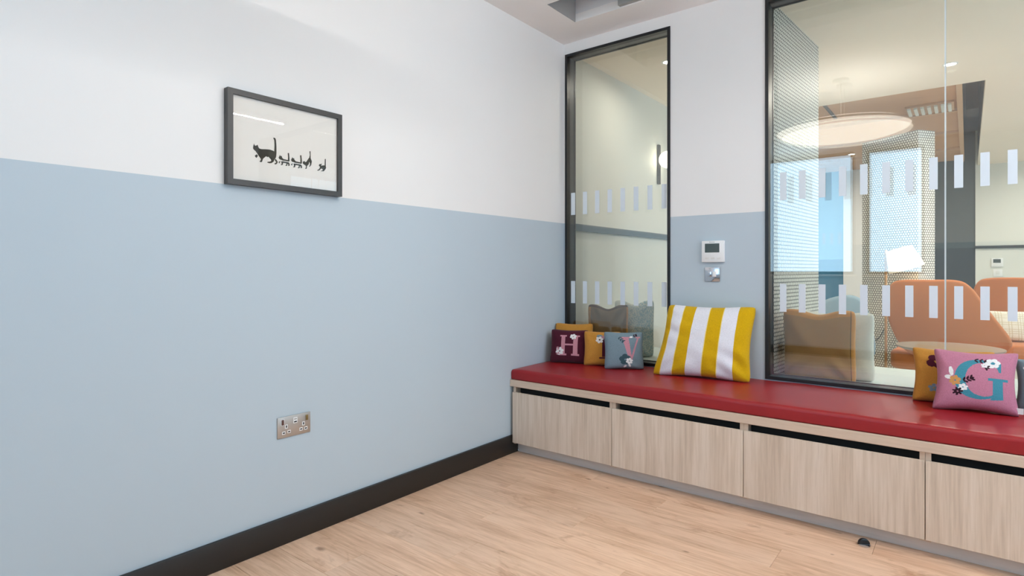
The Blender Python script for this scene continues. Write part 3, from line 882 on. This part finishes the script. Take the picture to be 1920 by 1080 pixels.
# =================================================================== OUR ROOM'S LAMPS (mirrored in the glass)
M['shade_glow'] = emit('pendant_fabric_glow', (1.0, 0.95, 0.87, 1), PENDANT_EMIT)
pd = thing('pendant_lamp', (1.385, -2.00, CEIL), 'wide round cream pendant lamp, mirrored in the wide window glass', 'lamp', world=False)
lathe('shade', [(0, -0.475), (0.25, -0.470), (0.41, -0.452), (0.465, -0.43), (0.478, -0.41), (0.455, -0.392), (0.35, -0.375), (0.0, -0.365)], M['shade_glow'], pd, n=72)
lathe('shade_rim', [(0.482, -0.42), (0.488, -0.42), (0.488, -0.405), (0.482, -0.405), (0.482, -0.42)], M['tag'], pd, n=72)
tube('cable', [(0, 0, -0.365), (0, 0, -0.03)], 0.004, M['tag'], pd)
lathe('canopy', [(0, -0.03), (0.05, -0.03), (0.06, -0.02), (0.06, -0.0005), (0, -0.0005)], M['tag'], pd)

M['led'] = emit('led_strip_glow', (1.0, 0.98, 0.96, 1), LINEAR_EMIT)
ll = thing('linear_light', (3.4, -1.4, CEIL), 'long slim ceiling light, seen as a streak in the picture glass', 'lamp')
box('housing', 3.355, 3.445, -2.60, -0.15, CEIL - 0.05, CEIL - 0.0005, M['white_plastic'], ll)
box('diffuser', 3.393, 3.407, -2.59, -0.16, CEIL - 0.058, CEIL - 0.0505, M['led'], ll)

def downlight(x, y, z, watts, label, group, col=(1, 0.92, 0.82), spread=170):
    d = thing('ceiling_downlight', (x, y, z), label, 'downlight', group, world=False)
    lathe('trim_ring', [(0.036, -0.0005), (0.048, -0.0005), (0.048, -0.004), (0.040, -0.006), (0.036, -0.004), (0.036, -0.0005)], M['white_plastic'], d, n=28)
    lathe('lens', [(0, -0.002), (0.036, -0.002), (0.036, -0.0008), (0, -0.0008)], M['lens'], d, n=28)
    l = bpy.data.lights.new('downlight_lamp', 'AREA')
    l.shape = 'DISK'; l.size = 0.07; l.energy = watts; l.color = col
    l.spread = deg(spread)
    lo = bpy.data.objects.new('downlight_lamp', l)
    lo.location = (0, 0, -0.012)
    lo.parent = d
    COL.objects.link(lo)
    return d
M['lens'] = emit('downlight_lens', (1, 0.9, 0.75, 1), 12.0)

# =================================================================== THE LOUNGE BEHIND THE GLASS
LZ = 2.650
M['lounge_wall'] = plain('cream_lounge_paint', lin(221, 223, 216), 0.6, vary=0.02, scale=3)
M['lounge_ceil'] = plain('cream_lounge_ceiling', lin(248, 237, 222), 0.7, vary=0.02, scale=3)
M['teal_wall'] = two_tone('two_tone_teal_wall', lin(62, 74, 78), lin(34, 44, 50), 1.45)
M['blue_reflection'] = two_tone('two_tone_blue_reflection', lin(120, 172, 200), lin(66, 128, 162), 1.30)  # blue of the mirrored daylight window put into the wall colour
M['teal_dark'] = plain('dark_teal_paint', lin(78, 88, 92), 0.7, vary=0.04)
M['rail'] = plain('slate_blue_rail', lin(88, 106, 118), 0.5)
M['rail_dark'] = plain('charcoal_rail', lin(52, 56, 58), 0.5)
M['lounge_floor'] = plain('pale_carpet', lin(206, 202, 192), 0.95, vary=0.1, scale=200)
M['raft'] = wood_mat('warm_raft_wood', [(0.3, lin(176, 132, 92)), (0.5, lin(198, 154, 112)), (0.7, lin(188, 144, 102))], 'x', 0.6)
M['raft_edge'] = wood_mat('raft_edge_wood', [(0.3, lin(196, 160, 124)), (0.7, lin(208, 172, 136))], 'x', 0.6)
M['dots'] = dot_mat('dotted_wallpaper', lin(78, 66, 54), lin(240, 236, 226), 0.0255, 0.40)
M['dots_near'] = dot_mat('dotted_wallpaper_near', lin(70, 66, 60), lin(226, 224, 214), 0.0255, 0.39)
M['pale_seat'] = fabric('pale_seat_fabric', lin(214, 224, 220))
M['orange'] = fabric('tan_orange_felt', lin(190, 116, 66), vary=0.07)
M['blue_grey'] = fabric('blue_grey_fabric', lin(150, 172, 186), vary=0.06)
M['brass_pole'] = plain('brass_pole', lin(200, 160, 116), 0.35, 0.5)
M['grey_top'] = plain('grey_table_top', lin(150, 140, 126), 0.35, vary=0.08)
M['velvet'] = fabric('mustard_velvet', lin(190, 132, 62), 0.7, vary=0.10, sheen=0.5)
M['taupe'] = fabric('taupe_back_fabric', lin(150, 122, 88), 0.8, vary=0.06, sheen=0.3)
M['cord'] = plain('dark_cord', lin(40, 36, 34), 0.6)

tag(box('wall_lounge_left', -0.12, 0.0, WT + 0.001, 7.5, 0, 3.3, M['lounge_wall']), kind='structure')
side_wall('wall_lounge_right', L_X1, WT + 0.001, 7.5, 3.3, ADDED_LOUNGE_WINDOWS, M['lounge_wall'])
tag(boxes('wall_lounge_near', [(W_X1 + 0.1, 5.7, 0.0, WT, 0, 3.3)], M['lounge_wall']), kind='structure')
tag(box('wall_lounge_far', 2.29, 5.6, 7.38, 7.5, 0, 3.3, M['lounge_wall']), kind='structure')
tag(box('wall_lounge_teal', 0.90, 2.29, 7.40, 7.5, 0, 3.3, M['teal_wall']), kind='structure')
tag(box('wall_lounge_white', 0.62, 0.90, 7.30, 7.5, 0, 3.3, M['white']), kind='structure')
tag(box('wall_lounge_blue_reflection', 0.0, 0.62, 7.40, 7.5, 0, 3.3, M['blue_reflection']), kind='structure')  # wall coloured as the window's blue reflection in the glass
for i in range(3):
    o = box('film_stripe', 0.30 + 0.115 * i, 0.345 + 0.115 * i, 7.396, 7.3995, 1.55, 1.74, M['blue_grey'], bpy.data.objects['wall_lounge_blue_reflection'])
tag(box('floor_lounge', -0.12, 5.7, 0.0, 7.5, -0.06, 0.0, M['lounge_floor']), kind='structure')
OX, OY = 2.315, 2.63      # corner of the ceiling opening
tag(boxes('ceiling_lounge', [(0, 5.6, WT + 0.001, OY, LZ, LZ + 0.08), (OX, 5.6, OY, 7.38, LZ, LZ + 0.08)], M['lounge_ceil']), kind='structure')
tag(boxes('ceiling_lounge_high', [(0, OX + 0.05, OY - 0.05, 7.4, 3.15, 3.2)], M['teal_dark']), kind='structure')
tag(boxes('trim_2', [(OX + 0.001, OX + 0.03, OY, 7.38, LZ + 0.081, 3.149), (0, OX, OY - 0.03, OY - 0.001, LZ + 0.081, 3.149)], M['teal_dark']), kind='structure')
raft = thing('ceiling_raft', (1.1, 4.6, 2.72), 'tan wooden ceiling raft above the far end of the lounge', 'ceiling raft')
for k in range(4):
    ya = 2.70 + 1.13 * k
    box('raft_panel', 0.05, 2.12, ya, ya + 1.11, 2.72, 2.75, M['raft'], raft)
box('raft_edge', 2.122, 2.165, 2.70, 7.20, 2.69, 2.76, M['raft_edge'], raft)
for k in range(3):
    box('raft_batten', 0.05, 2.12, 3.80 + 1.13 * k, 3.84 + 1.13 * k, 2.69, 2.719, M['raft_edge'], raft)
box('slot_light', 1.10, 1.13, 2.85, 3.50, 2.712, 2.7195, M['cord'], raft)
vent = thing('air_grille', (1.92, 3.62, 2.69), 'cream air grille with slats on the wooden ceiling raft', 'air vent')
box('grille_back', 1.72, 2.10, 3.44, 3.78, 2.700, 2.7195, M['raft_edge'], vent)
for k in range(7):
    box('slat', 1.735 + 0.053 * k, 1.762 + 0.053 * k, 3.46, 3.76, 2.684, 2.700, M['lounge_wall'], vent)
trk = tag(box('wall_speaker', 2.19, 2.285, 4.2, 4.6, 2.78, 3.05, M['cord']), 'dark box hung in the lounge ceiling opening', 'speaker')

tag(box('trim_3', 0.0005, 0.022, 0.11, 7.30, 1.405, 1.452, M['rail']), kind='structure')
tag(box('trim_4', 2.29, 5.6, 7.355, 7.3795, 1.435, 1.475, M['rail_dark']), kind='structure')

# dotted columns
c1 = box('dotted_column', -0.23, 0.23, -0.455, 0.455, 0, LZ, M['dots_near'])
c1.location = (1.136, 0.593, 0)
c1.rotation_euler = (0, 0, deg(-4.5))
tag(c1, 'dotted wallpaper column right behind the wide window frame', 'column', kind='structure')
c2 = box('dotted_column', -0.295, 0.295, -0.10, 0.10, 0, 2.40, M['dots'])
c2.location = (1.667, 3.282, 0)
c2.rotation_euler = (0, 0, deg(-35.5))
tag(c2, 'angled dotted wallpaper column behind the floor lamp', 'column', kind='structure')

# pale daybed on the lounge side of the glass
for x0, x1, w_ in ((0.03, 0.865, 'behind the narrow window'), (1.405, 4.8, 'behind the wide window')):
    b = thing('lounge_bench', ((x0 + x1) / 2, 0.6, 0), 'pale upholstered lounge bench ' + w_, 'bench')
    box('base', x0 + 0.01, x1 - 0.01, 0.12, 1.06, 0, 0.42, M['oak_edge'], b)
    box('seat', x0, x1, 0.112, 1.09, 0.4205, 0.49, M['pale_seat'], b, bevel=0.015, seg=3)

LS = 0.4905
CHK = lin(232, 226, 210)
def checks(U, V): return (np.mod(U * 7, 1) < 0.18) | (np.mod(V * 7, 1) < 0.18)
VEL, VORG, VDK = lin(182, 134, 78), lin(214, 146, 66), lin(96, 66, 40)
seam = [(VORG, rect(0.89, 2, -2, 2)), (VORG, rect(-2, 2, 0.86, 2)), (VDK, rect(0.87, 0.89, -2, 2))]
pillow('velvet_cushion', 0.37, 0.43, 0.15, (1.545, 0.265), deg(5), deg(-8), LS, VEL, seam, back=VORG,
       label='mustard velvet cushion standing against the wide window', pinch=0.05, wrinkle=0.007, seed=21, dent=0.18, N=90)
pillow('linen_cushion', 0.42, 0.41, 0.13, (1.590, 0.45), deg(2), deg(-7), LS, lin(234, 230, 218),
       [], label='cream linen cushion behind the mustard velvet one', pinch=0.06, wrinkle=0.004, seed=22, dent=0.10, N=70)
pillow('velvet_cushion', 0.29, 0.405, 0.15, (0.190, 0.285), deg(28), deg(-5), LS, lin(142, 112, 78), [(VORG, rect(-2, -0.86, -2, 2)), (VORG, rect(0.90, 2, -2, 2)), (VDK, rect(-2, 2, 0.93, 2))],
       label='brown velvet cushion behind the narrow window', pinch=0.05, wrinkle=0.008, seed=23, dent=0.22, N=80)
def specks(U, V):
    return RNG.random(U.shape) < 0.5 * np.clip(0.6 + U, 0, 1)
pillow('woven_cushion', 0.29, 0.43, 0.14, (0.285, 0.50), deg(30), deg(-5), LS, lin(228, 228, 218), [(lin(164, 192, 200), specks)],
       label='pale blue flecked cushion behind the narrow window', pinch=0.05, wrinkle=0.005, seed=24, dent=0.2, N=80)

# tables
def round_table(x, y, z, r, label):
    t = thing('pedestal_table', (x, y, 0), label, 'table', world=False)
    lathe('table_top', [(0, z - 0.022), (r - 0.03, z - 0.022), (r, z - 0.008), (r, z), (0, z)], M['grey_top'], t, n=48)
    lathe('pedestal', [(0, 0.012), (0.025, 0.012), (0.025, z - 0.022), (0, z - 0.022)], M['black_metal'], t)
    lathe('foot', [(0, 0), (0.22, 0), (0.22, 0.008), (0.03, 0.012), (0, 0.012)], M['black_metal'], t)
    return t
round_table(0.66, 1.45, 0.665, 0.34, 'grey round table top peeking past the narrow window edge')
round_table(2.10, 1.56, 0.600, 0.30, 'grey round table in front of the tan lounge chair')

# lounge chairs (high rounded backs)
def lounge_chair(x, y, rot, outline, label, blue=False):
    c = thing('lounge_chair', (x, y, 0), label, 'armchair', world=False, rot=(0, 0, rot))
    ol = smooth_outline(outline, 5)
    prism('backrest', ol, 'y', 0.0, 0.07, M['orange'], c, bevel=0.022, seg=3)
    prism('seat', smooth_outline([(-0.32, 0.08), (0.32, 0.08), (0.36, 0.40), (0.30, 0.66), (-0.30, 0.66), (-0.36, 0.40)], 5), 'z', 0.30, 0.45, M['orange'], c, bevel=0.03, seg=3)
    for sx in (-1, 1):
        for ly in (0.10, 0.56):
            tube('leg', [(sx * 0.30, ly, 0.0), (sx * 0.27, ly, 0.298)], 0.014, M['black_metal'], c)
    return c
o1 = [(1.711, 1.015), (1.78, 1.042), (1.95, 1.045), (2.14, 1.041), (2.225, 0.985), (2.299, 0.864), (2.376, 0.739), (2.452, 0.612), (2.455, 0.54), (2.376, 0.474), (2.12, 0.43), (1.883, 0.428), (1.776, 0.497), (1.70, 0.66), (1.675, 0.80), (1.682, 0.94)]
lounge_chair(2.07, 2.30, 0, [(x - 2.07, z) for x, z in o1], 'tan felt lounge chair seen from behind, beyond the grey table')
o2 = [(-0.36, 1.02), (-0.28, 1.045), (0, 1.05), (0.28, 1.045), (0.38, 1.0), (0.43, 0.85), (0.47, 0.62), (0.44, 0.40), (0.2, 0.36), (-0.2, 0.36), (-0.44, 0.40), (-0.47, 0.62), (-0.43, 0.85)]
lounge_chair(2.66, 4.15, PI, o2, 'tan felt lounge chair facing the camera under the lounge thermostat')
pillow('checked_cushion', 0.32, 0.30, 0.11, (2.50, 3.78), deg(10), deg(18), 0.452, lin(236, 230, 216), [(lin(206, 192, 160), checks)],
       label='cream checked cushion on the far tan chair', pinch=0.06, seed=30, N=60)
# blue-grey chair
bc = thing('tub_chair', (1.38, 2.30, 0), 'blue-grey tub chair behind the linen cushion', 'armchair', world=False, rot=(0, 0, deg(12)))
prism('backrest', smooth_outline([(-0.26, 0.36), (-0.26, 0.62), (-0.19, 0.83), (0, 0.905), (0.12, 0.87), (0.18, 0.72), (0.19, 0.36)], 5), 'y', 0.0, 0.10, M['blue_grey'], bc, bevel=0.03, seg=3)
box('seat', -0.26, 0.20, 0.10, 0.60, 0.28, 0.44, M['blue_grey'], bc, bevel=0.04, seg=3)
for lx in (-0.2, 0.14):
    for ly in (0.05, 0.52):
        tube('leg', [(lx, ly, 0), (lx, ly, 0.29 if ly > 0.1 else 0.37)], 0.014, M['black_metal'], bc)

# floor lamp
M['lamp_shade'] = emit('lamp_shade_glow', (1.0, 0.88, 0.70, 1), 0.35)
fl_ = thing('floor_lamp', (1.63, 2.72, 0), 'brass floor lamp with tilted cream shade before the dotted column', 'lamp', world=False)
lathe('base', [(0, 0), (0.13, 0), (0.13, 0.012), (0.02, 0.02), (0, 0.02)], M['brass_pole'], fl_)
tube('pole', [(0, 0, 0.02), (0, 0, 1.30)], 0.011, M['brass_pole'], fl_)
tube('arm', [(0, 0, 1.27), (0.06, 0, 1.262), (0.12, 0, 1.25)], 0.008, M['brass_pole'], fl_)
shr = Matrix.Rotation(YAW * 0.6, 3, 'Z') @ Matrix.Rotation(deg(-19), 3, 'Y')
lathe('lamp_shade', [(0.103, 0.09), (0.100, 0.09), (0.135, -0.09), (0.138, -0.09), (0.103, 0.09)], M['lamp_shade'], fl_, origin=(0.125, 0, 1.222), rot=shr, n=40)
lb = bpy.data.lights.new('floor_lamp_bulb', 'POINT')
lb.energy = 3.5; lb.color = (1, 0.78, 0.5); lb.shadow_soft_size = 0.03
lbo = bpy.data.objects.new('floor_lamp_bulb', lb)
lbo.location = (0.125, 0, 1.22); lbo.parent = fl_
COL.objects.link(lbo)
tube('cord', [(0, 0, 0.62), (-0.05, 0.06, 0.52), (-0.16, 0.16, 0.40), (-0.2, 0.2, 0.33), (-0.28, 0.2, 0.27), (-0.32, 0.16, 0.02)], 0.004, M['cord'], fl_)

# globe wall lamp
M['globe'] = emit('globe_glow', (1.0, 0.9, 0.72, 1), 4.5)
sc = thing('wall_lamp', (0, 1.545, 1.90), 'glowing globe wall lamp on a slim bar behind the narrow window', 'lamp')
box('back_bar', 0.0005, 0.022, 1.525, 1.565, 1.90, 2.255, M['liner'], sc, bevel=0.003)
bm = bmesh.new()
bmesh.ops.create_uvsphere(bm, u_segments=32, v_segments=20, radius=0.075, matrix=Matrix.Translation((0.10, 1.53, 2.11)))
from_bm('globe', bm, M['globe'], sc, smooth=True)

control_panel(2.468, 7.38, 1.172, 'white thermostat on the cream far wall of the lounge')
sw2 = thing('light_switch', (2.54, 7.38, 1.03), 'white switch under the far lounge thermostat', 'switch')
box('plate', 2.490, 2.590, 7.370, 7.3798, 1.035, 1.135, M['white_plastic'], sw2, bevel=0.002)
box('rocker', 2.515, 2.560, 7.3665, 7.3705, 1.062, 1.110, M['tag'], sw2, bevel=0.001)

for (x, y, w_) in ((2.10, 2.0, 'beside the wide window joint'), (0.48, 0.66, 'seen at the top of the narrow window'), (3.6, 2.0, 'added out of view over the right of the lounge bench'),
                   (3.0, 4.2, 'added out of view over the two tan chairs'), (3.2, 6.3, 'added out of view near the far cream wall')):  # the last three are unseen lamps added to brighten the lounge
    downlight(x, y, LZ, LOUNGE_W * (0.17 if x < 1 else 0.65 if y > 6 else 1), 'round recessed lounge downlight, ' + w_, 'lounge downlights')
downlight(0.95, 5.75, 2.72, LOUNGE_W * 0.9, 'round downlight added in the wooden ceiling raft to brighten the far walls', 'lounge downlights')  # lamp added to brighten the white, teal and blue end walls
